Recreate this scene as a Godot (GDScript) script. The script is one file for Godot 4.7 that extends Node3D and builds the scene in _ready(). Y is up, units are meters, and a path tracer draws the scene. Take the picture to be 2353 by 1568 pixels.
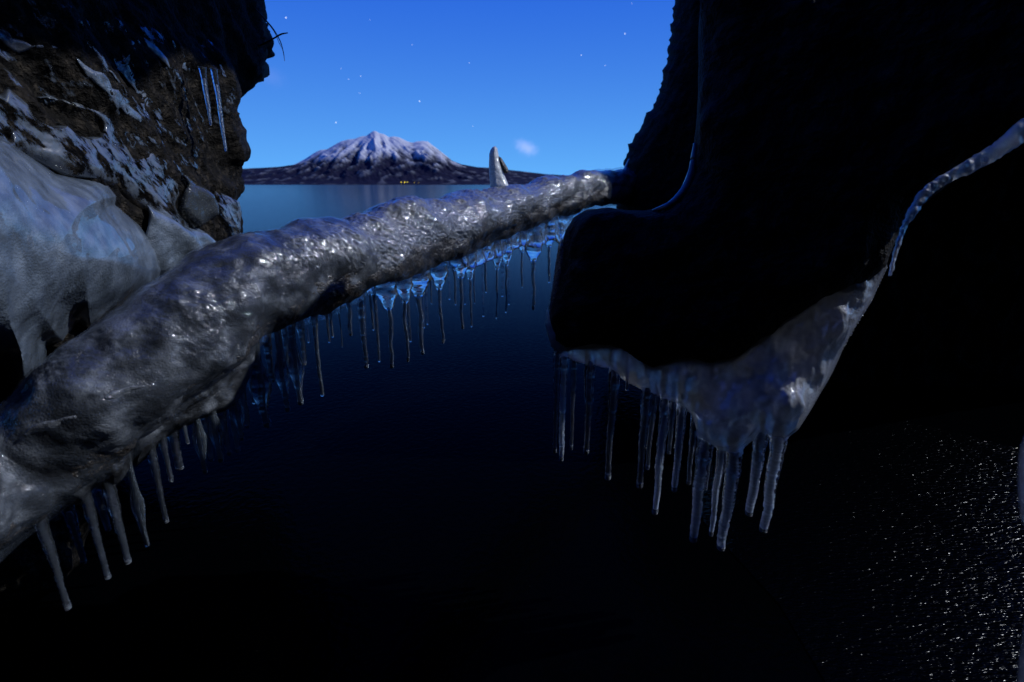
extends Node3D
# A frozen log hung with icicles between two dark rocks at a lake shore, moonlit mountain across the water.

const F := 1186.0            # focal length and picture centre of the survey grid that at() uses
const CX := 1176.5
const CY := 784.0
const PITCH := 0.29415       # camera looks down 16.85 degrees
const EYE := Vector3(0, 1.3, 0)
var FWD := Vector3(0, -sin(PITCH), -cos(PITCH))
var UPV := Vector3(0, cos(PITCH), -sin(PITCH))
var M := {}
var names := {}
var n_big := FastNoiseLite.new()
var n_mid := FastNoiseLite.new()
var n_ridge := FastNoiseLite.new()
var n_cell := FastNoiseLite.new()
var n_soft := FastNoiseLite.new()

# ------------------------------------------------------------------ helpers
func at(x: float, y: float, d: float) -> Vector3:
	return EYE + (FWD + Vector3.RIGHT * ((x - CX) / F) + UPV * ((CY - y) / F)) * d

func numbered(called: String) -> String:
	if not names.has(called):
		names[called] = 0
		return called
	names[called] += 1
	return "%s_%03d" % [called, names[called]]

func tag(o: Node, label: String, category: String = "", group: String = "", kind: String = "") -> Node:
	o.set_meta("label", label)
	if category != "":
		o.set_meta("category", category)
	if group != "":
		o.set_meta("group", group)
	if kind != "":
		o.set_meta("kind", kind)
	return o

func thing(called: String, where: Vector3, label: String, category: String, group: String = "") -> Node3D:
	var o := Node3D.new()
	o.name = numbered(called)
	add_child(o)
	o.position = where
	tag(o, label, category, group)
	return o

func part(called: String, mesh: Mesh, m: Material, parent: Node) -> MeshInstance3D:
	# meshes are written in world metres; a part is moved back by its thing's position
	var o := MeshInstance3D.new()
	o.name = numbered(called) if parent == self else called
	o.mesh = mesh
	o.material_override = m
	o.cast_shadow = GeometryInstance3D.SHADOW_CASTING_SETTING_ON
	parent.add_child(o, true)
	if parent != self:
		var off := Vector3.ZERO
		var p: Node = parent
		while p != self:
			off += (p as Node3D).position
			p = p.get_parent()
		o.position = -off
	return o

func finish(v: PackedVector3Array, idx: PackedInt32Array, disp: Variant = null, rim: PackedFloat32Array = PackedFloat32Array(), uvf: Variant = null) -> ArrayMesh:
	# signed volume decides the winding (Godot's fronts run clockwise); then normals, displacement, normals again
	var vol := 0.0
	for k in range(0, idx.size(), 3):
		vol += v[idx[k]].dot(v[idx[k + 1]].cross(v[idx[k + 2]]))
	if vol > 0:
		for k in range(0, idx.size(), 3):
			var t := idx[k]
			idx[k] = idx[k + 1]
			idx[k + 1] = t
	var n := normals(v, idx)
	if disp != null:
		for k in v.size():
			var w := rim[k] if k < rim.size() else 1.0
			var dd: Variant = disp.call(v[k], n[k])
			if dd is Vector2:      # x: swelling of the wall itself, out along its face; y: along the normal
				v[k] += Vector3(dd.x, 0, 0) + n[k] * (dd.y * w)
			else:
				v[k] += n[k] * (dd * w)
		n = normals(v, idx)
	var a := []
	a.resize(Mesh.ARRAY_MAX)
	a[Mesh.ARRAY_VERTEX] = v
	a[Mesh.ARRAY_NORMAL] = n
	a[Mesh.ARRAY_INDEX] = idx
	if uvf != null:
		var uv := PackedVector2Array()
		for p in v:
			uv.append(uvf.call(p))
		a[Mesh.ARRAY_TEX_UV] = uv
	var m := ArrayMesh.new()
	m.add_surface_from_arrays(Mesh.PRIMITIVE_TRIANGLES, a)
	return m

func normals(v: PackedVector3Array, idx: PackedInt32Array) -> PackedVector3Array:
	var n := PackedVector3Array()
	n.resize(v.size())
	for k in range(0, idx.size(), 3):
		var a := idx[k]
		var b := idx[k + 1]
		var c := idx[k + 2]
		var f := (v[c] - v[a]).cross(v[b] - v[a])
		n[a] += f
		n[b] += f
		n[c] += f
	for k in n.size():
		n[k] = n[k].normalized()
	return n

func closed_grid(rows: int, cols: int, caps: bool) -> PackedInt32Array:
	# indices of rings (rows) of cols vertices; the caps use two extra vertices at the end
	var idx := PackedInt32Array()
	for i in rows - 1:
		for j in cols:
			var j2 := (j + 1) % cols
			var a := i * cols + j
			var b := i * cols + j2
			var c := (i + 1) * cols + j
			var d := (i + 1) * cols + j2
			idx.append_array([a, b, c, b, d, c])
	if caps:
		var top := rows * cols
		for j in cols:
			var j2 := (j + 1) % cols
			idx.append_array([j2, j, top])
			idx.append_array([(rows - 1) * cols + j, (rows - 1) * cols + j2, top + 1])
	return idx

func inflate(poly: Array, step: float, base: Callable, rpx: float, front: float, back: float, disp: Variant = null, uvf: Variant = null) -> ArrayMesh:
	# a body with this outline: rounded towards its rim, front and back shells sharing it
	var pg := PackedVector2Array()
	for q in poly:
		pg.append(Vector2(q[0], q[1]))
	var lo := pg[0]
	var hi := pg[0]
	for q in pg:
		lo = lo.min(q)
		hi = hi.max(q)
	lo -= Vector2(step, step)
	var w := int((hi.x - lo.x) / step) + 3
	var h := int((hi.y - lo.y) / step) + 3
	var pos := PackedVector2Array()
	var ed := PackedFloat32Array()
	var inside := PackedByteArray()
	pos.resize(w * h)
	ed.resize(w * h)
	inside.resize(w * h)
	for i in h:
		for j in w:
			var q := lo + Vector2(j, i) * step
			var best := 1e9
			var near := q
			for k in pg.size():
				var c := Geometry2D.get_closest_point_to_segment(q, pg[k], pg[(k + 1) % pg.size()])
				var dd := c.distance_squared_to(q)
				if dd < best:
					best = dd
					near = c
			var ins := Geometry2D.is_point_in_polygon(q, pg)
			inside[i * w + j] = 1 if ins else 0
			pos[i * w + j] = q if ins else near
			ed[i * w + j] = sqrt(best) if ins else 0.0
	var fid := PackedInt32Array()
	fid.resize(w * h)
	fid.fill(-1)
	var bid := fid.duplicate()
	var v := PackedVector3Array()
	var rim := PackedFloat32Array()
	var idx := PackedInt32Array()
	for i in h - 1:
		for j in w - 1:
			var q := [i * w + j, i * w + j + 1, (i + 1) * w + j, (i + 1) * w + j + 1]
			if inside[q[0]] + inside[q[1]] + inside[q[2]] + inside[q[3]] == 0:
				continue
			for k in q:
				if fid[k] < 0:
					var e := clampf(ed[k] / rpx, 0.0, 1.0)
					var hh := sqrt(1.0 - (1.0 - e) * (1.0 - e))
					var b: float = base.call(pos[k].x, pos[k].y)
					fid[k] = v.size()
					v.append(at(pos[k].x, pos[k].y, b + front * (1.0 - hh)))
					rim.append(lerpf(0.15, 1.0, smoothstep(0.0, minf(22.0, rpx), ed[k])))
					if ed[k] <= 0.0:
						bid[k] = fid[k]
					else:
						bid[k] = v.size()
						v.append(at(pos[k].x, pos[k].y, b + front + back * hh))
						rim.append(lerpf(0.15, 1.0, smoothstep(0.0, minf(22.0, rpx), ed[k])))
			idx.append_array([fid[q[0]], fid[q[2]], fid[q[1]], fid[q[1]], fid[q[2]], fid[q[3]]])
			idx.append_array([bid[q[0]], bid[q[1]], bid[q[2]], bid[q[1]], bid[q[3]], bid[q[2]]])
	return finish(v, idx, disp, rim, uvf)

func craggy(poly: Array, amp: float, step: float, sd: float) -> Array:
	# the same outline with broken edges
	var out := []
	for k in poly.size():
		var a := Vector2(poly[k][0], poly[k][1])
		var b := Vector2(poly[(k + 1) % poly.size()][0], poly[(k + 1) % poly.size()][1])
		var n := maxi(1, int(a.distance_to(b) / step))
		for i in n:
			var q := a.lerp(b, float(i) / n)
			q += (b - a).normalized().orthogonal() * amp * (n_mid.get_noise_2d(q.x * 0.11 + sd, q.y * 0.11) + 0.6 * n_mid.get_noise_2d(q.x * 0.035, q.y * 0.035 + sd))
			out.append([q.x, q.y])
	return out

func sweep(pts: Array, radii: Array, cols: int, sub: int, flat: float = 1.0, disp: Variant = null) -> ArrayMesh:
	# a tube through points, Catmull-Rom between them
	var c: Array[Vector3] = []
	var r: Array[float] = []
	for i in pts.size() - 1:
		var p0: Vector3 = pts[maxi(i - 1, 0)]
		var p1: Vector3 = pts[i]
		var p2: Vector3 = pts[i + 1]
		var p3: Vector3 = pts[mini(i + 2, pts.size() - 1)]
		for k in sub:
			var t := float(k) / sub
			c.append(p1.cubic_interpolate(p2, p0, p3, t))
			r.append(lerpf(radii[i], radii[i + 1], t * t * (3 - 2 * t)))
	c.append(pts[-1])
	r.append(radii[-1])
	var v := PackedVector3Array()
	for i in c.size():
		var tan: Vector3 = (c[mini(i + 1, c.size() - 1)] - c[maxi(i - 1, 0)]).normalized()
		var side := tan.cross(Vector3.UP if absf(tan.y) < 0.95 else Vector3.RIGHT).normalized()
		var up := side.cross(tan)
		for j in cols:
			var th := TAU * j / cols
			v.append(c[i] + (side * cos(th) * flat + up * sin(th)) * r[i])
	v.append(c[0])
	v.append(c[-1])
	return finish(v, closed_grid(c.size(), cols, true), disp)

func noise_tex(seed_: int, freq: float, oct: int, ramp: Array, ridged: bool = false, size: int = 1024) -> NoiseTexture2D:
	var n := FastNoiseLite.new()
	n.seed = seed_
	n.noise_type = FastNoiseLite.TYPE_SIMPLEX_SMOOTH
	n.frequency = freq
	n.fractal_type = FastNoiseLite.FRACTAL_RIDGED if ridged else FastNoiseLite.FRACTAL_FBM
	n.fractal_octaves = oct
	n.fractal_gain = 0.55
	var t := NoiseTexture2D.new()
	t.width = size
	t.height = size
	t.seamless = true
	t.seamless_blend_skirt = 0.2
	t.noise = n
	if ramp.size() > 0:
		var g := Gradient.new()
		g.offsets = PackedFloat32Array()
		g.colors = PackedColorArray()
		for q in ramp:
			g.add_point(q[0], Color(q[1], q[2], q[3]).linear_to_srgb())
		t.color_ramp = g
	return t

func mat(called: String, albedo: Texture2D, tile: float, rough: float, bump: Texture2D = null, bump_cm: float = 0.0, spec: float = 0.5) -> StandardMaterial3D:
	var m := StandardMaterial3D.new()
	m.resource_name = called
	if albedo:
		m.albedo_texture = albedo
	m.roughness = rough
	m.metallic_specular = spec
	m.uv1_triplanar = true
	m.uv1_world_triplanar = true
	m.uv1_scale = Vector3.ONE / tile
	if bump:
		m.heightmap_enabled = true
		m.heightmap_texture = bump
		m.heightmap_scale = bump_cm
	M[called] = m
	return m

func ice_glass(called: String, c: Color, rough: float) -> StandardMaterial3D:
	var m := StandardMaterial3D.new()
	m.resource_name = called
	m.transparency = BaseMaterial3D.TRANSPARENCY_ALPHA
	m.albedo_color = c
	m.roughness = rough
	m.refraction_enabled = true
	m.refraction_scale = 0.031
	M[called] = m
	return m

func frosted(m: StandardMaterial3D, milk: float) -> void:
	# translucent ice: light scatters through it, a smooth wet skin glints on top
	m.transparency = BaseMaterial3D.TRANSPARENCY_ALPHA
	m.albedo_color = Color(1, 1, 1, milk)
	m.refraction_enabled = true
	m.refraction_scale = 0.031
	m.clearcoat_enabled = true
	m.clearcoat = 1.0
	m.clearcoat_roughness = 0.04

func wet(m: StandardMaterial3D) -> void:
	m.clearcoat_enabled = true
	m.clearcoat = 0.9
	m.clearcoat_roughness = 0.04

func film(called: String, bare: float, bump: Texture2D) -> void:
	# a film of ice in patches and runs: milky where it froze cloudy, gone or clear where bare rock shows
	var a := FastNoiseLite.new()
	a.seed = 61
	a.frequency = 0.006
	a.fractal_octaves = 6
	a.fractal_gain = 0.6
	var b := FastNoiseLite.new()
	b.seed = 62
	b.frequency = 0.03
	b.fractal_octaves = 4
	var size := 1024
	var ia := a.get_seamless_image(size, size)
	var ib := b.get_seamless_image(size, size)
	var im := Image.create(size, size, false, Image.FORMAT_RGBA8)
	for y in size:
		for x in size:
			var t := ia.get_pixel(x, y).r
			var f := ib.get_pixel(x, y).r
			var o := smoothstep(bare, bare + 0.24, t + 0.22 * (f - 0.5))
			var c := Color(0.05, 0.06, 0.074).lerp(Color(0.135, 0.163, 0.2), clampf((t - bare) * 2.2 + (f - 0.5) * 0.5, 0, 1)).linear_to_srgb()
			im.set_pixel(x, y, Color(c.r, c.g, c.b, o * 0.74))
	im.generate_mipmaps()
	var m := StandardMaterial3D.new()
	m.resource_name = called
	m.transparency = BaseMaterial3D.TRANSPARENCY_ALPHA
	m.albedo_texture = ImageTexture.create_from_image(im)
	m.roughness = 0.4
	wet(m)
	M[called] = m

func plain(called: String, c: Color, rough: float, spec: float = 0.5) -> StandardMaterial3D:
	var m := StandardMaterial3D.new()
	m.resource_name = called
	m.albedo_color = c.linear_to_srgb()
	m.roughness = rough
	m.metallic_specular = spec
	M[called] = m
	return m

# ------------------------------------------------------------------ camera, sky, moon
func light_and_lens() -> void:
	var cam := Camera3D.new()
	cam.name = "camera"
	cam.fov = 66.9
	cam.near = 0.05
	cam.far = 40000.0
	add_child(cam)
	cam.look_at_from_position(EYE, EYE + FWD, Vector3.UP)
	var lens := CameraAttributesPhysical.new()
	lens.frustum_focal_length = 18.163
	lens.frustum_near = 0.05
	lens.frustum_far = 40000.0
	lens.exposure_aperture = 3.2
	lens.frustum_focus_distance = 1.8
	lens.exposure_multiplier = 1.0
	cam.attributes = lens
	cam.current = true

	var env := Environment.new()
	env.background_mode = Environment.BG_SKY
	var sm := ProceduralSkyMaterial.new()
	sm.sky_top_color = Color(0.0, 0.29, 0.84)
	sm.sky_horizon_color = Color(0.40, 0.715, 1.0)
	sm.sky_curve = 0.13
	sm.ground_bottom_color = Color(0.01, 0.015, 0.03)
	sm.ground_horizon_color = Color(0.05, 0.08, 0.16)
	sm.sun_angle_max = 0.0
	sm.sky_cover = cloud_cover()
	sm.sky_cover_modulate = Color(1, 1, 1, 1)
	var sky := Sky.new()
	sky.sky_material = sm
	env.sky = sky
	env.tonemap_mode = Environment.TONE_MAPPER_LINEAR
	env.tonemap_exposure = 1.0
	env.sdfgi_enabled = true
	env.ssao_enabled = true
	env.ssil_enabled = true
	var we := WorldEnvironment.new()
	we.name = "sky"
	we.environment = env
	add_child(we)

	var moon := DirectionalLight3D.new()
	moon.name = "moon"
	moon.light_energy = 1.1
	moon.light_color = Color(0.95, 0.97, 1.0)
	moon.light_angular_distance = 0.5
	moon.shadow_enabled = true
	add_child(moon)
	var to_moon := Vector3(0.770, 0.617, -0.16).normalized()
	moon.look_at_from_position(to_moon * 10.0, Vector3.ZERO, Vector3.UP)

func cloud_cover() -> ImageTexture:
	# one small pale cloud low over the right end of the far shore, and a fainter wisp
	var w := 2048
	var im := Image.create(w, w / 2, false, Image.FORMAT_RGBA8)
	var n := FastNoiseLite.new()
	n.seed = 5
	n.frequency = 0.12
	for c in [[1211.0, 341.0, 26.0, 16.0, 0.42], [625.0, 178.0, 34.0, 22.0, 0.06]]:
		for yy in range(-60, 61):
			for xx in range(-90, 91):
				var q := Vector2(xx / c[2] * 1.0, yy / c[3] * 1.0)
				var px: float = c[0] + xx * 1.0
				var py: float = c[1] + yy * 1.0
				var tilt: float = (yy - 0.28 * xx) / c[3]
				var r := Vector2(q.x, tilt).length() + 0.35 * n.get_noise_2d(px * 0.6, py * 0.9)
				var a: float = c[4] * pow(clampf(1.25 - r, 0.0, 1.0), 1.2)
				if a <= 0.004:
					continue
				var d := (at(px, py, 1.0) - EYE).normalized()
				var u := fposmod(atan2(d.x, -d.z) / TAU, 1.0)
				var v := 0.5 - asin(d.y) / PI
				im.set_pixel(int(u * w), int(v * w / 2), Color(0.78, 0.66, 0.70, a))
	return ImageTexture.create_from_image(im)

# ------------------------------------------------------------------ materials
func materials() -> void:
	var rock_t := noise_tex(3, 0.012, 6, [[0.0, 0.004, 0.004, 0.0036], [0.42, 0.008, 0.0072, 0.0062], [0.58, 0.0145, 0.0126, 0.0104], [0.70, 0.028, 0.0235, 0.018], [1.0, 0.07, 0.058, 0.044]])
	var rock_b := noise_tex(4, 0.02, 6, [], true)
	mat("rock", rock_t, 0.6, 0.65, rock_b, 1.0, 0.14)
	var wood_t := noise_tex(9, 0.02, 6, [[0.0, 0.008, 0.006, 0.005], [0.42, 0.018, 0.0145, 0.011], [0.6, 0.04, 0.032, 0.025], [1.0, 0.11, 0.094, 0.078]])
	mat("wood", wood_t, 0.35, 0.38, noise_tex(10, 0.03, 5, []), 0.6)
	var ice_b := noise_tex(11, 0.012, 6, [])
	var fine_b := noise_tex(20, 0.03, 5, [])
	var spark_b := noise_tex(23, 0.08, 4, [])
	var crust_t := noise_tex(12, 0.006, 6, [[0.0, 0.014, 0.014, 0.0145], [0.42, 0.025, 0.0265, 0.0295], [0.52, 0.047, 0.052, 0.06], [0.64, 0.12, 0.133, 0.153], [1.0, 0.38, 0.41, 0.46]])
	frosted(mat("crust", crust_t, 0.5, 0.3, spark_b, 0.2, 0.3), 0.62)
	M.crust.clearcoat = 0.4
	var milk_t := noise_tex(13, 0.008, 6, [[0.0, 0.045, 0.053, 0.062], [0.42, 0.075, 0.094, 0.117], [0.55, 0.115, 0.143, 0.178], [1.0, 0.2, 0.235, 0.28]])
	wet(mat("milk_ice", milk_t, 0.7, 0.45, spark_b, 0.24, 0.4))
	M.milk_ice.clearcoat_roughness = 0.08
	wet(mat("veil_ice", noise_tex(14, 0.011, 6, [[0.0, 0.03, 0.031, 0.033], [0.45, 0.07, 0.077, 0.086], [0.6, 0.12, 0.138, 0.16], [1.0, 0.22, 0.25, 0.29]]), 0.45, 0.4, spark_b, 0.14, 0.4))
	film("film_ice", 0.33, spark_b)
	film("streak_ice", 0.61, spark_b)
	var shell := mat("ice_skin", null, 0.5, 0.05, spark_b, 0.34, 0.38)
	shell.transparency = BaseMaterial3D.TRANSPARENCY_ALPHA
	shell.albedo_color = Color(0.75, 0.82, 0.92, 0.03)
	var frost_t := noise_tex(18, 0.02, 6, [[0.0, 0.04, 0.0416, 0.044], [0.45, 0.08, 0.085, 0.093], [0.6, 0.15, 0.16, 0.176], [1.0, 0.32, 0.336, 0.362]])
	wet(mat("frost", frost_t, 0.3, 0.35, spark_b, 0.18, 0.3))
	var skirt_t := noise_tex(15, 0.009, 6, [[0.0, 0.36, 0.37, 0.385], [0.40, 0.56, 0.575, 0.60], [0.52, 0.72, 0.74, 0.77], [0.66, 0.86, 0.88, 0.9], [1.0, 0.94, 0.95, 0.96]])
	frosted(mat("stub_ice", skirt_t, 0.15, 0.5, spark_b, 0.1, 0.4), 0.6)
	M.stub_ice.clearcoat = 0.25
	frosted(mat("skirt_ice", skirt_t, 0.6, 0.4, fine_b, 0.25, 0.5), 0.3)
	ice_glass("cloudy_ice", Color(0.85, 0.89, 0.94, 0.02), 0.07)
	mat("snow", noise_tex(16, 0.03, 5, [[0.0, 0.5, 0.52, 0.56], [1.0, 0.8, 0.82, 0.85]]), 0.3, 0.35, ice_b, 0.6)
	ice_glass("clear_ice", Color(0.86, 0.92, 0.97, 0.05), 0.04)
	frosted(plain("core_ice", Color(0.5, 0.52, 0.55), 0.3), 0.3)
	frosted(plain("bright_core", Color.WHITE, 0.35), 0.4)
	M.bright_core.albedo_color = Color(0.86, 0.88, 0.92, 0.4)
	M.core_ice.albedo_color = Color(0.52, 0.54, 0.58, 0.14)
	plain("tip_ice", Color(0.16, 0.168, 0.18), 0.2)
	plain("twig", Color(0.03, 0.022, 0.018), 0.7)
	for w in [["water", 0.6, 0.12, 0.14, 0.06], ["ripples", 0.36, 0.16, 0.38, 0.10]]:
		var wt := mat(w[0], null, w[1], w[2], noise_tex(17, 0.012, 3, []), w[3], w[4])
		if w[0] == "ripples":
			wt.uv1_scale = Vector3(1.5, 2.5, 4.2)
		wt.albedo_color = Color(0.0003, 0.0005, 0.0008).linear_to_srgb()
	var mm := plain("mountain", Color.WHITE, 0.9, 0.2)
	mm.vertex_color_use_as_albedo = true

# ------------------------------------------------------------------ far setting
func water_and_mountains() -> void:
	var v := PackedVector3Array([Vector3(-30000, 0, 20), Vector3(30000, 0, 20), Vector3(30000, 0, -12000), Vector3(-30000, 0, -12000)])
	var a := []
	a.resize(Mesh.ARRAY_MAX)
	a[Mesh.ARRAY_VERTEX] = v
	a[Mesh.ARRAY_NORMAL] = PackedVector3Array([Vector3.UP, Vector3.UP, Vector3.UP, Vector3.UP])
	a[Mesh.ARRAY_INDEX] = PackedInt32Array([0, 2, 1, 0, 3, 2])
	var wm := ArrayMesh.new()
	wm.add_surface_from_arrays(Mesh.PRIMITIVE_TRIANGLES, a)
	tag(part("lake_water", wm, M.water, self), "dark still lake water reaching to the far shore", "", "", "structure")

	# a stir of ripples in the shallows at the right
	var rv := PackedVector3Array()
	for k in 28:
		var th := TAU * k / 28.0
		rv.append(Vector3(2.1, 0.004, -1.0) + Vector3(cos(th) * 1.4, 0, -sin(th) * 1.7) * (1.0 + 0.25 * n_mid.get_noise_2d(cos(th), sin(th))))
	rv.append(Vector3(2.1, 0.004, -1.0))
	var ri := PackedInt32Array()
	var rn := PackedVector3Array()
	for k in 28:
		ri.append_array([28, (k + 1) % 28, k])
	for k in 29:
		rn.append(Vector3.UP)
	a[Mesh.ARRAY_VERTEX] = rv
	a[Mesh.ARRAY_NORMAL] = rn
	a[Mesh.ARRAY_INDEX] = ri
	var rm := ArrayMesh.new()
	rm.add_surface_from_arrays(Mesh.PRIMITIVE_TRIANGLES, a)
	tag(part("rippled_water", rm, M.ripples, self), "rippling shallow water glinting at lower right", "", "", "structure")

	var ridge := [[380, 392], [480, 391], [560, 388], [600, 386.5], [640, 384], [680, 379], [700, 372], [730, 358], [760, 343], [790, 327], [808, 322], [822, 321], [838, 316], [850, 314], [861, 307], [867, 303.5], [873, 305], [879, 309], [890, 312], [899, 318], [910, 316], [922, 318], [940, 327], [952, 330], [963, 327], [975, 326], [986, 327.5], [1010, 346], [1040, 370], [1060, 378], [1100, 385], [1140, 387], [1170, 391], [1250, 400], [1330, 405], [1420, 408], [1560, 413], [1800, 416]]
	var hill := mountain(ridge, 7000.0, 9000.0, 380, 1800, 3.0, 0.0)
	tag(part("mountain", hill, M.mountain, self), "snow capped volcano with dark forested foot across the lake", "", "", "structure")
	var back := [[620, 400], [660, 386], [690, 374], [712, 362], [730, 351], [742, 346], [756, 345], [775, 352], [800, 366], [840, 395]]
	var peak := mountain(back, 11000.0, 12000.0, 620, 840, 3.0, 1.0)
	tag(part("distant_peak", peak, M.mountain, self), "white far peak behind the left shoulder of the mountain", "", "", "structure")
	for s in [[922, 419.2, 7.0], [930, 419.4, 9.0], [936, 419.0, 6.0], [952, 419.8, 4.0], [962, 420.0, 3.0]]:
		var k: int = [922, 930, 936, 952, 962].find(s[0])
		var lamp := SphereMesh.new()
		lamp.radius = s[2]
		lamp.height = s[2] * 1.4
		lamp.radial_segments = 10
		lamp.rings = 6
		var p := at(s[0], s[1], 6900.0)
		p.y = maxf(p.y, 14.0)
		var t := thing("shore_light", p, ["leftmost of the yellow lights on the far shore", "brightest yellow light on the far shore, second from left", "third yellow light from the left on the far shore", "fourth yellow light from the left on the far shore", "faintest yellow light on the far shore, furthest right"][k], "light", "yellow lights on the far shore")
		var o := MeshInstance3D.new()
		o.name = "lamp"
		o.mesh = lamp
		o.material_override = M.shore_glow
		t.add_child(o)
		var post := MeshInstance3D.new()
		var cyl := CylinderMesh.new()
		cyl.top_radius = 0.6
		cyl.bottom_radius = 0.9
		cyl.height = p.y
		cyl.radial_segments = 8
		post.name = "post"
		post.mesh = cyl
		post.material_override = M.twig
		post.position.y = -p.y * 0.5
		t.add_child(post)
		var l := OmniLight3D.new()
		l.name = "glow"
		l.light_color = Color(1.0, 0.85, 0.3)
		l.light_energy = 40.0
		l.omni_range = 400.0
		l.omni_attenuation = 2.0
		l.shadow_enabled = true
		t.add_child(l)

func mountain(ridge: Array, d0: float, d1: float, x0: float, x1: float, dx: float, all_snow: float) -> ArrayMesh:
	var rows := 90
	var cols := int((x1 - x0) / dx) + 1
	var gully := FastNoiseLite.new()
	gully.seed = 21
	gully.frequency = 1.0
	gully.fractal_type = FastNoiseLite.FRACTAL_RIDGED
	gully.fractal_octaves = 4
	var fine := FastNoiseLite.new()
	fine.seed = 22
	fine.frequency = 0.004
	fine.fractal_octaves = 4
	var v := PackedVector3Array()
	var col := PackedColorArray()
	var peak := Vector2(872, 0)
	for i in rows:
		var t := float(i) / (rows - 1) * 1.25
		for j in cols:
			var px := x0 + j * dx
			var s := 0.0
			for k in ridge.size() - 1:
				if px >= ridge[k][0] and px <= ridge[k + 1][0]:
					s = lerpf(ridge[k][1], ridge[k + 1][1], (px - ridge[k][0]) / (ridge[k + 1][0] - ridge[k][0]))
			var d := lerpf(d0, d1, t)
			var top: float = at(px, s, d1).y
			var x: float = (px - CX) / F * d
			var h := 0.0
			if t <= 1.0:
				h = top * (0.35 * t + 0.65 * pow(t, 1.5 if all_snow < 0.5 else 1.0))
			else:
				h = top * (1.0 - (t - 1.0) * 2.5)
			# gullies run down from the summit: noise over the bearing from the peak
			var rel := Vector2(px - peak.x, (1.0 - t) * 190.0)
			var ang := atan2(rel.x, rel.y + 26.0)
			var r := rel.length()
			var warp := fine.get_noise_2d(x * 0.5 + 900.0, d * 0.5)
			var g := gully.get_noise_2d(ang * 3.0 + 9.0 + 0.35 * warp, r * 0.006 + 0.3 * warp)
			var f := fine.get_noise_2d(x, d * 0.6)
			var amp := clampf(t * (1.02 - t) * 4.0, 0.0, 1.0)
			var k2 := clampf(top / 500.0, 0.15, 1.0)
			h += amp * k2 * (g * 75.0 + f * 45.0)
			h = maxf(h, -5.0) if i > 0 else -5.0
			v.append(Vector3(x, h, -d * 1.05))
			var rel_h := h / 830.0
			var sn := smoothstep(0.40, 0.84, rel_h + 0.30 * f + 0.16 * g + 0.02 + 0.12 * fine.get_noise_2d(x * 5.0, d * 3.0))
			sn = maxf(sn, 0.16 * smoothstep(0.25, 0.6, f + 0.3 * g) * smoothstep(0.02, 0.2, rel_h + 0.1))
			if all_snow > 0.5:
				sn = 1.0
			col.append(Color(0.010, 0.0115, 0.020).lerp(Color(0.46, 0.465, 0.48), sn))
	var idx := PackedInt32Array()
	for i in rows - 1:
		for j in cols - 1:
			var p := i * cols + j
			idx.append_array([p, p + cols, p + 1, p + 1, p + cols, p + cols + 1])
	var n := normals(v, idx)
	for k in n.size():
		if n[k].y < 0:
			n[k] = -n[k]
	var a := []
	a.resize(Mesh.ARRAY_MAX)
	a[Mesh.ARRAY_VERTEX] = v
	a[Mesh.ARRAY_NORMAL] = n
	a[Mesh.ARRAY_COLOR] = col
	a[Mesh.ARRAY_INDEX] = idx
	var m := ArrayMesh.new()
	m.add_surface_from_arrays(Mesh.PRIMITIVE_TRIANGLES, a)
	return m

func stars() -> void:
	var s := SphereMesh.new()
	s.radius = 20.0
	s.height = 40.0
	s.radial_segments = 10
	s.rings = 6
	var list := [
		[657, 41, 1.1, "bright star beside the twigs on the left rock"],
		[1436, 78, 1.0, "bright star near the right rock's upper edge"],
		[964, 233, 1.0, "bright star above the mountain's right shoulder"],
		[772, 282, 1.0, "bright star above the mountain's left slope"],
		[1336, 127, 0.75, "medium star left of the bright star by the right rock"],
		[829, 175, 0.7, "small star, right one of a close pair above the mountain"],
		[801, 182, 0.6, "small star, left one of a close pair above the mountain"],
		[826, 214, 0.6, "small star just below the close pair above the mountain"],
		[784, 158, 0.5, "faint star just above the close pair left of centre"],
		[1078, 145, 0.5, "faint star in the middle of the open sky"],
		[1391, 151, 0.5, "faint star under the medium star near the right rock"],
		[1087, 290, 0.5, "faint star low in the sky, left above the ice stub"],
		[947, 103, 0.5, "faint star high in the sky above the mountain top"],
		[850, 46, 0.45, "faint star near the top edge left of centre"],
		[1452, 8, 0.5, "faint star at the very top beside the right rock"]]
	for q in list:
		var o := MeshInstance3D.new()
		o.name = numbered("star")
		o.mesh = s
		o.material_override = M.star_glow
		add_child(o)
		o.position = at(q[0], q[1], 16000.0)
		o.scale = Vector3.ONE * (q[2] * 0.85)
		tag(o, q[3], "star", "stars over the lake")

# ------------------------------------------------------------------ left cliff
func wall_depth(px: float, _py: float) -> float:
	return 1.38 * F / maxf(CX - px, 380.0)

func flow(p: Vector3) -> Vector3:
	# axes of the cliff: across the seepage streaks, and down along them
	return Vector3(p.x, (p.y + p.z) * 0.707 * 0.55, (p.y - p.z) * 0.707 * 1.3)

func flow_uv(p: Vector3) -> Vector2:
	return Vector2((p.y + p.z) * 0.707 / 0.75 + p.x * 0.3, (p.y - p.z) * 0.707 / 0.38 + p.x * 0.4)

func rock_disp(p: Vector3, _n: Vector3) -> Vector2:
	var q := flow(p)
	return Vector2(n_soft.get_noise_3dv(q * 2.2) * 0.085, n_big.get_noise_3dv(q * 9.0) * 0.02 + n_ridge.get_noise_3dv(q * 5.0) * 0.016 + n_mid.get_noise_3dv(q * 26.0) * 0.007 + n_mid.get_noise_3dv(q * 80.0) * 0.0025)

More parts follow.
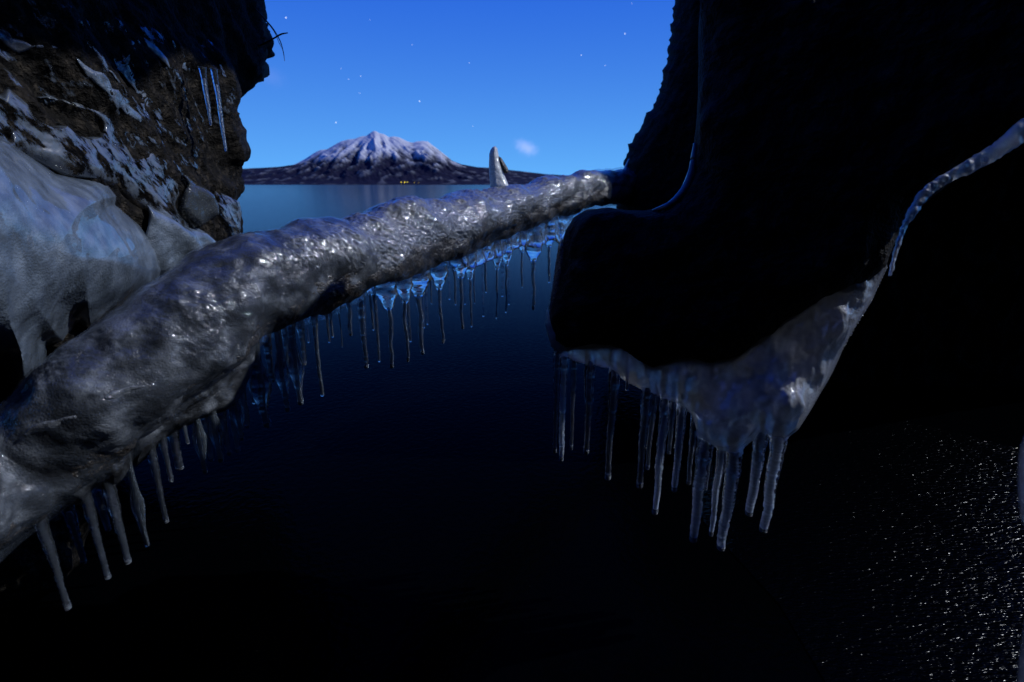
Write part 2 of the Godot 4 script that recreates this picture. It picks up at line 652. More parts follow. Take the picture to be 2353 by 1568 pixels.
func ice_disp(p: Vector3, _n: Vector3) -> float:
	# broad swells, soft upright folds, and a faint dimpling
	return n_big.get_noise_3dv(p * 3.0) * 0.012 + n_mid.get_noise_3dv(p * Vector3(9, 1.8, 9)) * 0.004 + n_mid.get_noise_3dv(p * 30.0) * 0.0006

func patch_disp(p: Vector3, _n: Vector3) -> float:
	return n_mid.get_noise_3dv(p * 12.0) * 0.008 + n_mid.get_noise_3dv(p * 50.0) * 0.0016

func clad_disp(p: Vector3, _n: Vector3) -> Vector2:
	# ice frozen onto the cliff follows the rock beneath it, but smooths over the small crags
	return Vector2(n_soft.get_noise_3dv(flow(p) * 2.2) * 0.085 + 0.004, n_mid.get_noise_3dv(p * 12.0) * 0.006 + n_mid.get_noise_3dv(p * 50.0) * 0.0012)

func left_cliff() -> void:
	var t := thing("rock_cliff", at(100, 1300, 1.6), "dark craggy rock wall on the left, sheeted with bluish ice", "rock")
	var poly := [[-420, -260], [555, -260], [590, -60], [598, 0], [600, 45], [612, 95], [610, 150], [611, 172], [604, 188], [580, 192], [562, 212], [548, 232], [534, 247], [540, 270], [546, 288], [555, 300], [553, 322], [557, 345], [555, 365], [546, 385], [548, 405], [557, 420], [559, 440], [550, 455], [540, 465], [543, 490], [545, 520], [543, 560], [520, 620], [400, 760], [300, 900], [220, 1080], [165, 1290], [120, 1350], [40, 1385], [-60, 1420], [-420, 1450]]
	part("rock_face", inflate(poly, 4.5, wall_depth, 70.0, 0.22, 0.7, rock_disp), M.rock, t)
	var lay := func(off: float) -> Callable:
		return func(px: float, py: float) -> float: return wall_depth(px, py) - off
	# the great bulge of frozen seepage
	var bulge := [[-300, 300], [-60, 300], [10, 312], [50, 345], [90, 372], [130, 398], [170, 405], [220, 410], [250, 425], [270, 450], [268, 470], [290, 490], [320, 515], [345, 545], [365, 580], [375, 620], [360, 660], [310, 690], [250, 730], [205, 760], [180, 745], [150, 790], [112, 800], [102, 860], [70, 905], [40, 900], [15, 880], [0, 840], [-60, 820], [-300, 800]]
	tag(part("ice_bulge", inflate(bulge, 4.0, lay.call(0.30), 190.0, 0.32, 0.15, ice_disp), M.milk_ice, t), "smooth milky blue bulge of ice")
	# thin mottled ice above it, with pockets of bare rock
	var holes := [[182, 280, 52, 30], [95, 262, 40, 26], [60, 190, 40, 36], [8, 312, 12, 16], [150, 250, 40, 16]]
	var veil_base := func(px: float, py: float) -> float:
		var d := wall_depth(px, py) - 0.035
		for q in holes:
			var e := Vector2((px - q[0]) / q[2], (py - q[1] - 0.35 * (px - q[0])) / q[3]).length()
			d += 0.16 * (1.0 - smoothstep(0.55, 1.15, e))
		return d
	var veil := [[-300, 215], [-5, 215], [12, 190], [30, 212], [55, 236], [92, 222], [140, 216], [190, 236], [228, 262], [262, 300], [290, 330], [318, 350], [352, 348], [378, 372], [384, 395], [400, 405], [416, 420], [421, 445], [414, 470], [430, 500], [452, 520], [477, 535], [489, 556], [480, 580], [440, 602], [402, 592], [388, 560], [356, 520], [330, 488], [292, 458], [262, 436], [200, 420], [120, 405], [40, 362], [-300, 330]]
	tag(part("ice_veil", inflate(veil, 3.0, veil_base, 40.0, 0.06, 0.05, clad_disp, flow_uv), M.film_ice, t), "thin mottled ice veil with dark rock showing through")
	tag(part("ice_streaks", inflate([[-300, -30], [60, -10], [180, 30], [300, 40], [420, 60], [500, 110], [520, 200], [500, 330], [470, 400], [400, 420], [300, 360], [180, 260], [60, 230], [-300, 230]], 3.5, lay.call(0.012), 30.0, 0.02, 0.03, clad_disp, flow_uv), M.streak_ice, t), "thin ice streaks down the upper rock")
	var list := [
		["ice_ribbon", [[148, 130], [165, 148], [182, 163], [202, 168], [216, 183], [226, 204], [246, 207], [264, 225], [286, 243], [311, 258], [323, 268], [318, 282], [300, 273], [280, 264], [262, 252], [240, 237], [215, 214], [190, 192], [172, 172], [158, 150]], 0.012, "pale blue ribbon of ice running down the rock"],
		["ice_patch", [[290, 92], [296, 115], [287, 135], [268, 145], [280, 165], [300, 190], [318, 210], [322, 235], [335, 257], [353, 248], [350, 215], [330, 195], [310, 170], [299, 150], [297, 130], [301, 98]], 0.010, ""],
		["ice_patch", [[-10, 52], [25, 73], [38, 86], [55, 90], [80, 101], [100, 100], [120, 111], [100, 115], [82, 112], [66, 124], [45, 112], [28, 92], [2, 72]], 0.010, ""],
		["ice_patch", [[214, 160], [235, 163], [263, 177], [263, 193], [250, 191], [235, 180]], 0.010, ""],
		["ice_patch", [[316, 85], [342, 108], [364, 135], [371, 158], [350, 138], [325, 110]], 0.010, ""],
		["ice_patch", [[378, 96], [398, 110], [420, 135], [428, 165], [412, 158], [395, 130]], 0.010, ""],
		["ice_knob", [[416, 400], [430, 403], [446, 425], [466, 433], [487, 445], [493, 470], [494, 492], [480, 503], [470, 514], [458, 522], [438, 502], [420, 482], [424, 440], [430, 424]], 0.06, "glassy knob of ice at the cliff's foot"],
		["ice_flow", [[330, 470], [372, 500], [400, 520], [432, 520], [470, 536], [490, 556], [485, 590], [400, 640], [340, 640], [330, 560]], 0.08, "smooth ice flow just above the log"],
		["ice_drape", [[504, 438], [520, 448], [541, 464], [547, 490], [547, 545], [538, 556], [528, 540], [522, 518], [508, 510], [498, 480]], 0.05, "greyish drape of ice on the rock's outer edge"]]
	for q in list:
		var o := part(q[0], inflate(q[1], 2.5, lay.call(q[2]), 7.0 if q[0] in ["ice_ribbon", "ice_patch"] else 26.0 if q[0] != "ice_flow" else 40.0, 0.008 if q[0] in ["ice_ribbon", "ice_patch"] else 0.055, 0.05, clad_disp, flow_uv), M.milk_ice if q[0] in ["ice_ribbon", "ice_flow"] else M.clear_ice if q[0] == "ice_knob" else M.film_ice if q[0] == "ice_drape" else M.veil_ice, t)
		if q[3] != "":
			tag(o, q[3])
	var tw := thing("dry_twig", at(600, 40, 2.75), "thin dry twigs sticking out from the left rock against the sky", "twig")
	part("stem", sweep([at(575, 8, 2.8), at(597, 32, 2.76), at(625, 63, 2.74), at(643, 93, 2.72), at(651, 120, 2.72), at(654, 141, 2.72)], [0.0035, 0.003, 0.0028, 0.0028, 0.0022, 0.001], 6, 6), M.twig, tw)
	part("side_stem", sweep([at(590, 108, 2.8), at(612, 98, 2.76), at(630, 88, 2.73), at(646, 79, 2.72), at(661, 76, 2.71)], [0.005, 0.0045, 0.004, 0.004, 0.0025], 6, 6), M.twig, tw)
	part("side_stem", sweep([at(600, 36, 2.78), at(628, 70, 2.75), at(641, 98, 2.75), at(648, 112, 2.75)], [0.0018, 0.0018, 0.0016, 0.0008], 5, 6), M.twig, tw)

# ------------------------------------------------------------------ the log
var LOG := [[-260, 1330, 0.92, 0.1092], [-120, 1195, 1.0, 0.1102], [60, 1078, 1.12, 0.1121], [262, 906, 1.2, 0.1216], [475, 740, 1.36, 0.1406], [560, 674, 1.46, 0.1387], [730, 624, 1.66, 0.1349], [885, 569, 1.92, 0.1311], [1025, 532, 2.27, 0.1263], [1150, 495, 2.72, 0.1216], [1265, 462, 3.25, 0.1178], [1410, 433, 3.95, 0.1235], [1480, 425, 4.35, 0.1425], [1600, 418, 4.95, 0.16]]

func log_depth(px: float) -> float:
	for k in LOG.size() - 1:
		if px <= LOG[k + 1][0]:
			return lerpf(LOG[k][2], LOG[k + 1][2], clampf((px - LOG[k][0]) / (LOG[k + 1][0] - LOG[k][0]), 0, 1))
	return LOG[-1][2]

func log_tube(cols: int, extra: Callable) -> ArrayMesh:
	var c: Array[Vector3] = []
	var r: Array[float] = []
	for i in LOG.size() - 1:
		var q := [LOG[maxi(i - 1, 0)], LOG[i], LOG[i + 1], LOG[mini(i + 2, LOG.size() - 1)]]
		var p: Array[Vector3] = []
		for k in q:
			p.append(at(k[0], k[1], k[2]))
		var sub := maxi(8, int(Vector2(q[1][0] - q[2][0], q[1][1] - q[2][1]).length() / 2.2))
		for k in sub:
			var t := float(k) / sub
			c.append(p[1].cubic_interpolate(p[2], p[0], p[3], t))
			r.append(lerpf(q[1][3], q[2][3], t * t * (3 - 2 * t)))
	var v := PackedVector3Array()
	for i in c.size():
		var tan: Vector3 = (c[mini(i + 1, c.size() - 1)] - c[maxi(i - 1, 0)]).normalized()
		var side := tan.cross(Vector3.UP).normalized()      # points to the camera's side
		var up := side.cross(tan)
		for j in cols:
			var th := TAU * j / cols
			var dir := side * cos(th) + up * sin(th)
			v.append(c[i] + dir * (r[i] + extra.call(c[i] + dir * r[i], dir, i)))
	v.append(c[0])
	v.append(c[-1])
	return finish(v, closed_grid(c.size(), cols, true))

func log_low(p: Vector3) -> float:
	# the trunk's own swellings, hollows and burls
	return n_soft.get_noise_3dv(p * Vector3(2.6, 5.0, 2.6)) * lerpf(0.03, 0.012, smoothstep(-0.45, -0.8, p.x)) + n_soft.get_noise_3dv(p * 8.0 + Vector3(4, 0, 0)) * 0.012

func frozen_log() -> void:
	var t := thing("fallen_log", at(730, 612, 1.66), "ice crusted fallen log slanting across the water between the rocks", "log")
	part("wood", log_tube(110, func(p: Vector3, _d: Vector3, _i: int) -> float:
		return -0.012 + log_low(p) + n_big.get_noise_3dv(p * 3.0) * 0.006 + n_ridge.get_noise_3dv(p * Vector3(6, 14, 10)) * 0.006 + n_mid.get_noise_3dv(p * 45.0) * 0.003), M.wood, t)
	var crust := part("ice_crust", log_tube(210, func(p: Vector3, d: Vector3, _i: int) -> float:
		# thick and grainy on top, thinning out raggedly down the flank; near the shore end it wraps further round
		var reach := -0.1 + 0.95 * smoothstep(-0.3, -0.75, p.x)
		var th := 0.016 * (d.y + reach) + n_big.get_noise_3dv(p * 4.0) * 0.011 + n_mid.get_noise_3dv(p * 15.0) * 0.005
		var grain := smoothstep(0.15, 0.8, d.y * 0.8 + 0.9 * n_big.get_noise_3dv(p * 5.0))
		th += (n_mid.get_noise_3dv(p * 46.0) * 0.0024 + n_cell.get_noise_3dv(p * 85.0) * 0.004) * grain + n_mid.get_noise_3dv(p * 40.0) * 0.0007
		return -0.013 + log_low(p) + th), M.crust, t)
	tag(crust, "glassy grey ice crust over the trunk")
	tag(part("ice_skin", log_tube(150, func(p: Vector3, d: Vector3, _i: int) -> float:
		return 0.012 + 0.006 * d.y + log_low(p) + n_big.get_noise_3dv(p * 4.0) * 0.009 + n_mid.get_noise_3dv(p * 20.0) * 0.003), M.ice_skin, crust), "clear wet ice skin")
	tag(part("frost", log_tube(230, func(p: Vector3, d: Vector3, _i: int) -> float:
		var along := smoothstep(-0.75, -0.45, p.x) * (1.0 - smoothstep(0.25, 0.9, p.x))
		var th := 0.03 * (d.y - 0.38) - 0.02 * (1.0 - along) + n_big.get_noise_3dv(p * 5.0) * 0.012
		return 0.006 + log_low(p) + th + n_cell.get_noise_3dv(p * 75.0) * 0.008 + n_mid.get_noise_3dv(p * 50.0) * 0.005), M.frost, crust), "pale granular ice along the top")
	var skin: PackedVector3Array = crust.mesh.surface_get_arrays(0)[Mesh.ARRAY_VERTEX]
	for q in [[[245, 914], [270, 907], [300, 897], [330, 887], [358, 881]], [[62, 1000], [85, 986], [115, 977], [145, 967], [174, 957]]]:
		var line := []
		for w in q:
			var best := 1e9
			var hit := Vector3.ZERO
			for p in skin:
				var e := p - EYE
				var d := e.dot(FWD)
				if absf(CX + e.x / d * F - w[0]) < 14.0:
					var off := Vector2(CX + e.x / d * F - w[0], CY - e.dot(UPV) / d * F - w[1]).length()
					if off < 14.0 and off * 0.001 + d < best:
						best = off * 0.001 + d
						hit = p
			line.append(hit)
		part("snow_streak", sweep(line, [0.001, 0.006, 0.007, 0.006, 0.001], 14, 8, 0.5, patch_disp), M.frost, crust)
	tag(part("ice_fringe", inflate([[1050, 588], [1100, 556], [1160, 530], [1200, 512], [1260, 497], [1340, 478], [1318, 512], [1297, 542], [1285, 562], [1268, 548], [1245, 566], [1226, 570], [1200, 566], [1170, 580], [1130, 598], [1100, 612], [1070, 620]], 2.5, func(px, _py): return log_depth(px) - 0.02, 14.0, 0.03, 0.03, patch_disp), M.clear_ice, t), "clear bluish fringe of ice below the far end")
	for q in [[[300, 1000], [340, 950], [440, 870], [520, 790], [570, 730], [600, 730], [590, 830], [560, 900], [540, 935], [500, 950], [460, 965], [420, 985], [390, 1000], [350, 1042], [310, 1075]], [[-80, 1180], [0, 1150], [100, 1105], [190, 1065], [262, 1000], [318, 965], [312, 1060], [300, 1085], [262, 1122], [240, 1105], [215, 1125], [195, 1160], [120, 1160], [100, 1198], [60, 1190], [20, 1232], [0, 1262], [-80, 1300]]]:
		part("ice_fringe", inflate(q, 3.0, func(px, _py): return log_depth(px) - 0.02, 26.0, 0.045, 0.06, patch_disp), M.crust, t)
	var s := thing("ice_stub", at(1138, 432, 2.8), "upright ice coated branch stub standing on the log against the sky", "ice stub")
	var stub := part("stub_body", inflate([[1128, 442], [1125, 415], [1123, 380], [1124, 355], [1127, 345], [1132, 338], [1138, 336], [1143, 341], [1145, 352], [1147, 362], [1152, 380], [1157, 398], [1163, 412], [1168, 424], [1170, 442]], 1.5, func(_x, _y): return 2.74, 18.0, 0.045, 0.05, patch_disp), M.stub_ice, s)
	tag(part("side_branch", inflate([[1144, 358], [1152, 363], [1160, 375], [1167, 387], [1169, 394], [1165, 399], [1158, 399], [1153, 388], [1147, 372]], 1.2, func(_x, _y): return 2.76, 7.0, 0.02, 0.02), M.wood, stub), "short dark side branch with ice on top")

# ------------------------------------------------------------------ right side
func mass_depth(px: float, _py: float) -> float:
	if px < 1700:
		return lerpf(1.52, 1.35, clampf((px - 1280) / 420.0, 0, 1))
	return lerpf(1.35, 1.05, clampf((px - 1700) / 650.0, 0, 1.6))

func right_rocks() -> void:
	var t := thing("rock_overhang", at(1680, 1000, 1.6), "huge black rock overhang on the right with ice along its lower edge", "rock")
	var poly := [[1598, 300], [1594, 350], [1590, 395], [1580, 425], [1556, 460], [1522, 480], [1480, 487], [1440, 486], [1400, 478], [1350, 482], [1318, 500], [1298, 530], [1288, 570], [1284, 620], [1276, 660], [1268, 700], [1264, 740], [1275, 785], [1300, 803], [1360, 792], [1430, 805], [1500, 850], [1560, 838], [1640, 850], [1700, 830], [1760, 790], [1830, 740], [1900, 690], [1990, 655], [2035, 610], [2060, 540], [2110, 480], [2180, 420], [2260, 370], [2353, 330], [2430, 300], [2470, 200], [2470, -120], [1640, -90], [1612, 0], [1606, 100], [1604, 200]]
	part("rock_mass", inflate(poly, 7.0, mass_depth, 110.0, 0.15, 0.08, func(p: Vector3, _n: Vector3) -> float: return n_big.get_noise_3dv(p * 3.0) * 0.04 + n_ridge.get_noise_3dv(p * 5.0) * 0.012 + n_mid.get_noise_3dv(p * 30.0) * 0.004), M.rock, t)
	var skirt := [[1270, 690], [1254, 715], [1252, 745], [1262, 785], [1285, 815], [1340, 837], [1400, 847], [1440, 880], [1500, 907], [1560, 930], [1588, 950], [1600, 985], [1625, 1017], [1660, 1039], [1695, 1041], [1725, 1017], [1750, 992], [1775, 1007], [1805, 1011], [1832, 990], [1860, 950], [1900, 880], [1940, 800], [1975, 740], [2005, 690], [2040, 615], [2030, 570], [1980, 560], [1850, 640], [1760, 720], [1640, 780], [1540, 760], [1430, 740], [1330, 740], [1290, 700]]
	tag(part("ice_skirt", inflate(skirt, 3.5, func(px, py):
		var d := mass_depth(px, py) + 0.085
		for q in [[1680, 970, 75, 0.06], [1815, 930, 60, 0.06], [1560, 890, 48, 0.035], [1950, 760, 60, 0.045], [1440, 850, 40, 0.03], [1740, 850, 70, 0.03]]:
			d -= q[3] * exp(-(pow((px - q[0]) / q[2], 2) + pow((py - q[1]) / q[2], 2)))
		return d, 75.0, 0.10, 0.09, func(p: Vector3, _n: Vector3) -> float: return n_big.get_noise_3dv(p * 5.0) * 0.022 + n_mid.get_noise_3dv(p * Vector3(16, 4, 16)) * 0.009 + n_mid.get_noise_3dv(p * 40.0) * 0.0015), M.skirt_ice, t), "milky ice hanging below the black rock")
	tag(part("ice_glaze", inflate([[1290, 545], [1308, 575], [1302, 640], [1292, 720], [1304, 780], [1292, 814], [1266, 797], [1254, 745], [1260, 700], [1268, 655], [1275, 610], [1281, 570]], 2.5, func(px, py): return mass_depth(px, py) + 0.10, 20.0, 0.04, 0.1, patch_disp), M.clear_ice, t), "clear ice glaze down the rock's left edge")
	part("ice_rim", sweep([at(1597, 330, 1.50), at(1594, 370, 1.50), at(1586, 410, 1.50), at(1566, 448, 1.50), at(1535, 473, 1.50), at(1500, 484, 1.54)], [0.005, 0.010, 0.013, 0.014, 0.010, 0.004], 10, 10), M.milk_ice, t)

	var p := thing("rock_pillar", at(1500, 560, 4.2), "dark rock pillar standing behind the far end of the log", "rock")
	var pil := [[1560, -50], [1548, 20], [1540, 100], [1530, 150], [1513, 220], [1498, 248], [1480, 275], [1462, 310], [1443, 340], [1436, 370], [1432, 410], [1424, 450], [1416, 500], [1400, 640], [1700, 640], [1720, -40]]
	part("rock_face", inflate(craggy(pil, 9.0, 7.0, 3.0), 3.5, func(px, _y): return 4.0 - 0.0016 * (px - 1420.0), 60.0, 0.3, 0.5, func(q: Vector3, n: Vector3) -> float: return rock_disp(q * Vector3(1, 0.6, 1), n).y * 0.5 + n_big.get_noise_3dv(q * 1.5) * 0.02), M.rock, p)
	part("ice_tongue", inflate([[1428, 398], [1440, 372], [1460, 330], [1480, 290], [1500, 250], [1506, 256], [1488, 292], [1468, 334], [1450, 376], [1440, 415], [1432, 425]], 2.5, func(_x, _y): return 4.1, 6.0, 0.04, 0.04, patch_disp), M.veil_ice, p)

	var w := thing("cave_wall", at(2100, 1100, 3.2), "black rock wall deep in shade behind the hanging ice on the right", "rock")
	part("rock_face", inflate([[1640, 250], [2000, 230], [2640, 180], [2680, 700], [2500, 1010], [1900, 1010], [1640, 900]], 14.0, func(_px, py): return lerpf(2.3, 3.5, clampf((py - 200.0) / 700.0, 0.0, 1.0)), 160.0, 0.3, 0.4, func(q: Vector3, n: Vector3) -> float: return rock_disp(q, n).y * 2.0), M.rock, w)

	# the shore cliff the viewpoint stands under closes off the sky behind and above
	var v := PackedVector3Array()
	var rows := 40
	var cols := 70
	for shell in 2:
		for i in rows:
			for j in cols:
				var az := deg_to_rad(lerpf(76.0, 288.0, float(j) / (cols - 1)))
				var el := deg_to_rad(lerpf(-30.0, 88.0, float(i) / (rows - 1)))
				var dir := Vector3(sin(az) * cos(el), sin(el), -cos(az) * cos(el))
				var rr := 2.3 + 0.35 * n_big.get_noise_3dv(dir * 2.0) + 0.08 * n_ridge.get_noise_3dv(dir * 6.0) + 0.4 * shell
				v.append(EYE + dir * rr)
	var idx := PackedInt32Array()
	var half := rows * cols
	for i in rows - 1:
		for j in cols - 1:
			var k := i * cols + j
			idx.append_array([k, k + 1, k + cols, k + 1, k + cols + 1, k + cols])
			k += half
			idx.append_array([k, k + cols, k + 1, k + 1, k + cols, k + cols + 1])
	for i in rows - 1:
		for j in [0, cols - 1]:
			var k: int = i * cols + j
			var f := [k, k + cols, k + half, k + cols, k + cols + half, k + half]
			idx.append_array(f if j == 0 else [f[1], f[0], f[2], f[4], f[3], f[5]])
	for j in cols - 1:
		for i in [0, rows - 1]:
			var k: int = i * cols + j
			var f := [k + 1, k, k + half, k + 1, k + half, k + 1 + half]
			idx.append_array(f if i == 0 else [f[1], f[0], f[2], f[4], f[3], f[5]])
	# and rises far above, shutting out the sky inland
	var tall := PackedVector3Array()
	for shell in 2:
		for i in 24:
			for j in 36:
				var q := Vector3(lerpf(-16.0, 16.0, j / 35.0), lerpf(-1.0, 18.0, i / 23.0), 3.4 + 2.0 * shell)
				tall.append(q + Vector3(0, 0, (1.2 * n_big.get_noise_3dv(q * 0.25) + 0.3 * n_ridge.get_noise_3dv(q * 0.8)) * (1 - shell)))
	var ti := PackedInt32Array()
	for i in 23:
		for j in 35:
			var k := i * 36 + j
			ti.append_array([k, k + 1, k + 36, k + 1, k + 37, k + 36])
			k += 24 * 36
			ti.append_array([k, k + 36, k + 1, k + 1, k + 36, k + 37])
	# a rock brow above the overhang: moonlight enters below it, the cliff's upper part stays in its shade
	var brow := []
	var brad := []
	for q in [[1.9, 5.2, 2.6], [1.7, 5.0, 1.2], [1.75, 5.0, -0.4], [1.7, 4.95, -1.8], [1.8, 5.1, -3.2], [2.2, 5.6, -4.6]]:
		brow.append(Vector3(q[0], q[1] + 0.72, q[2]))
		brad.append(1.25)
	tag(part("rock_brow", sweep(brow, brad, 40, 14, 0.75, func(q: Vector3, _n: Vector3) -> float: return n_big.get_noise_3dv(q * 1.2) * 0.22 + n_ridge.get_noise_3dv(q * 2.5) * 0.08), M.rock, self), "rock brow above the right overhang", "", "", "structure")
	tag(part("high_cliff", finish(tall, ti), M.rock, self), "high cliff of the shore behind the viewpoint", "", "", "structure")
	tag(part("shore_cliff", finish(v, idx), M.rock, self), "dark cliff of the near shore arching over the viewpoint", "", "", "structure")

	var ic := thing("curved_icicle", at(2230, 380, 1.05), "thin curved icicle trailing from the overhang's edge at upper right", "icicle")
	var pts := []
	var rad := []
	for q in [[2440, 235, 30], [2353, 300, 26], [2290, 347, 20], [2230, 381, 17], [2185, 405, 13], [2150, 425, 13], [2120, 452, 15], [2098, 485, 14], [2078, 522, 9], [2064, 558, 8], [2054, 598, 7], [2048, 622, 6], [2045, 634, 5]]:
		pts.append(at(q[0], q[1], 1.0))
		rad.append(q[2] / F * 1.0)
	part("ice_body", sweep(pts, rad, 20, 14, 0.6, func(q: Vector3, _n: Vector3) -> float: return n_mid.get_noise_3dv(q * 60.0) * 0.003), M.skirt_ice, ic)

	var e := thing("ice_column", at(2440, 1150, 0.95), "pale bulging ice column cut off by the right picture edge", "ice column")
	part("ice_body", inflate([[2336, 1120], [2337, 1070], [2343, 1025], [2360, 985], [2420, 940], [2520, 960], [2560, 1100], [2520, 1260], [2420, 1290], [2362, 1240], [2343, 1190]], 4.0, func(_x, _y): return 0.9, 60.0, 0.07, 0.07, ice_disp), M.skirt_ice, e)
	part("ice_foot", inflate([[2360, 1390], [2348, 1450], [2338, 1520], [2332, 1600], [2335, 1760], [2520, 1760], [2520, 1390]], 4.0, func(_x, _y): return 0.86, 60.0, 0.07, 0.07, ice_disp), M.skirt_ice, e)

# ------------------------------------------------------------------ icicles
const ORD := ["first", "second", "third", "fourth", "fifth", "sixth", "seventh", "eighth", "ninth", "tenth", "eleventh", "twelfth", "thirteenth", "fourteenth", "fifteenth", "sixteenth", "seventeenth", "eighteenth", "nineteenth", "twentieth"]

func drop_length(py0: float, py1: float, d: float) -> float:
	var k := (CY - py1) / F
	return ((CY - py0) / F * d - k * d) / (cos(PITCH) + sin(PITCH) * k)

func profile(kind: String, t: float) -> float:
	match kind:
		"rib":
			return 0.86 + 0.14 * sin(t * 5.0 + 0.6) - 0.22 * t
		"taper":
			return 1.0 - 0.55 * t
		"blade":
			return 0.62 - 0.5 * t * (1 - t) + 0.55 * exp(-pow((t - 0.62) / 0.16, 2)) - 0.25 * t
		"leaf":
			var lf := 0.42
			if t < lf:
				return 0.45 + 0.55 * sin(clampf(t / lf * 1.25, 0, 1) * PI * 0.72) * (1.0 - 0.55 * smoothstep(0.6, 1.0, t / lf)) - 0.22 * smoothstep(0.7, 1.0, t / lf)
			return lerpf(0.24, 0.17, (t - lf) / (1 - lf))
		"funnel":
			return 0.32 + 0.68 * exp(-pow(t / 0.2, 2)) - 0.08 * t
		_:
			return 0.8 - 0.25 * t

func icicle_mesh(L: float, R: float, kind: String, sd: int, which: String) -> ArrayMesh:
	var rng := RandomNumberGenerator.new()
	rng.seed = sd
	var rows := clampi(int(L / 0.0032), 26, 90)
	var cols := 16 if which == "sheath" else 12
	var ex := rng.randf_range(0.85, 1.12)
	if kind in ["leaf", "blade"]:
		ex = 1.3
	var ph := rng.randf() * 40.0
	var ringlen := rng.randf_range(0.0085, 0.0115)
	var v := PackedVector3Array()
	var t0 := 0.0 if which == "sheath" else ((0.40 if kind == "leaf" else 0.18) if which == "core" else 0.95)
	var t1 := 1.0 if which != "core" else 0.985
	for i in rows:
		var t := lerpf(t0, t1, float(i) / (rows - 1))
		var r := R * profile(kind, t)
		if which == "sheath":
			r += R * 0.35 * exp(-t * L / 0.03)
		elif which == "core":
			r = minf(r * 0.86, R * (0.3 if kind == "blade" else 0.15 if kind == "leaf" else 0.42)) * (1.0 - 0.15 * t)
		else:
			r *= 0.86
		var end := (t1 - t) * L
		var rt := maxf(r, 0.0006)
		if end < rt:
			r *= sqrt(maxf(0.0, 1.0 - pow(1.0 - end / rt, 2)))
		if which == "core" and (t - t0) * L < rt:
			r *= sqrt(maxf(0.0, 1.0 - pow(1.0 - (t - t0) * L / rt, 2)))
		var s := t * L / ringlen + n_mid.get_noise_2d(ph, t * L * 60.0) * 1.4
		var ring := pow(0.5 + 0.5 * sin(s * TAU), 2.0)
		r *= 1.0 + ((0.09 if kind in ["rib", "taper", "thin"] else 0.03 * smoothstep(0.4, 0.6, t)) if which == "sheath" else 0.30) * (ring - 0.4)
		r *= 1.0 + 0.14 * n_mid.get_noise_2d(ph + 7.0, t * L * 26.0)
		var wob := Vector3(n_mid.get_noise_2d(ph + 11.0, t * L * 5.0), 0, n_mid.get_noise_2d(ph + 19.0, t * L * 5.0)) * R * 0.22 * smoothstep(0.0, 0.3, t)
		for j in cols:
			var th := TAU * j / cols
			var lump := 1.0 + (0.07 if kind != "leaf" else 0.2) * n_mid.get_noise_3d(ph + cos(th) * 1.3, t * L * 70.0, sin(th) * 1.3) if kind != "leaf" else 1.0 + 0.22 * n_mid.get_noise_3d(ph + cos(th) * 0.9, t * L * 22.0, sin(th) * 0.9)
			v.append(wob + Vector3(cos(th) * (ex if ex < 1.2 else 1.0) * r * lump, -t * L, sin(th) / (ex if ex < 1.2 else 1.6) * r * lump))
	v.append(Vector3(v[0].x - cos(0.0) * 0.0, 0, 0) * 0.0 + Vector3(0, -t0 * L, 0))
	v.append(v[(rows - 1) * cols].lerp(v[(rows - 1) * cols + cols / 2], 0.5) + Vector3(0, -0.0002, 0))
	return finish(v, closed_grid(rows, cols, true))

func icicle(q: Array, d: float, sd: int, label: String, group: String) -> void:
	# q: root x, root y, tip y, width, kind
	var R: float = q[3] * 0.58 / F * d
	var top := at(q[0], q[1], d) + Vector3(0, 0.08, 0)
	var L := drop_length(q[1], q[2], d) + 0.08
	var t := thing("icicle", top, label, "icicle", group)
	var kind: String = q[4]
	var glassy := kind in ["blade", "leaf", "funnel"]
	var skin: MeshInstance3D
	for which in ["sheath", "core", "tip"]:
		if which == "tip" and (glassy and q[3] < 30 or q[3] < 12):
			continue
		if which == "core" and q[3] < 9:
			continue
		var o := MeshInstance3D.new()
		o.name = which
		o.mesh = icicle_mesh(L, R, kind, sd, which)
		o.material_override = M.bright_core if which == "core" and kind == "taper" else M.core_ice if which == "core" else M.tip_ice if which == "tip" else M.clear_ice if glassy else M.cloudy_ice
		if which == "sheath":
			t.add_child(o)
			skin = o
		else:
			skin.add_child(o)

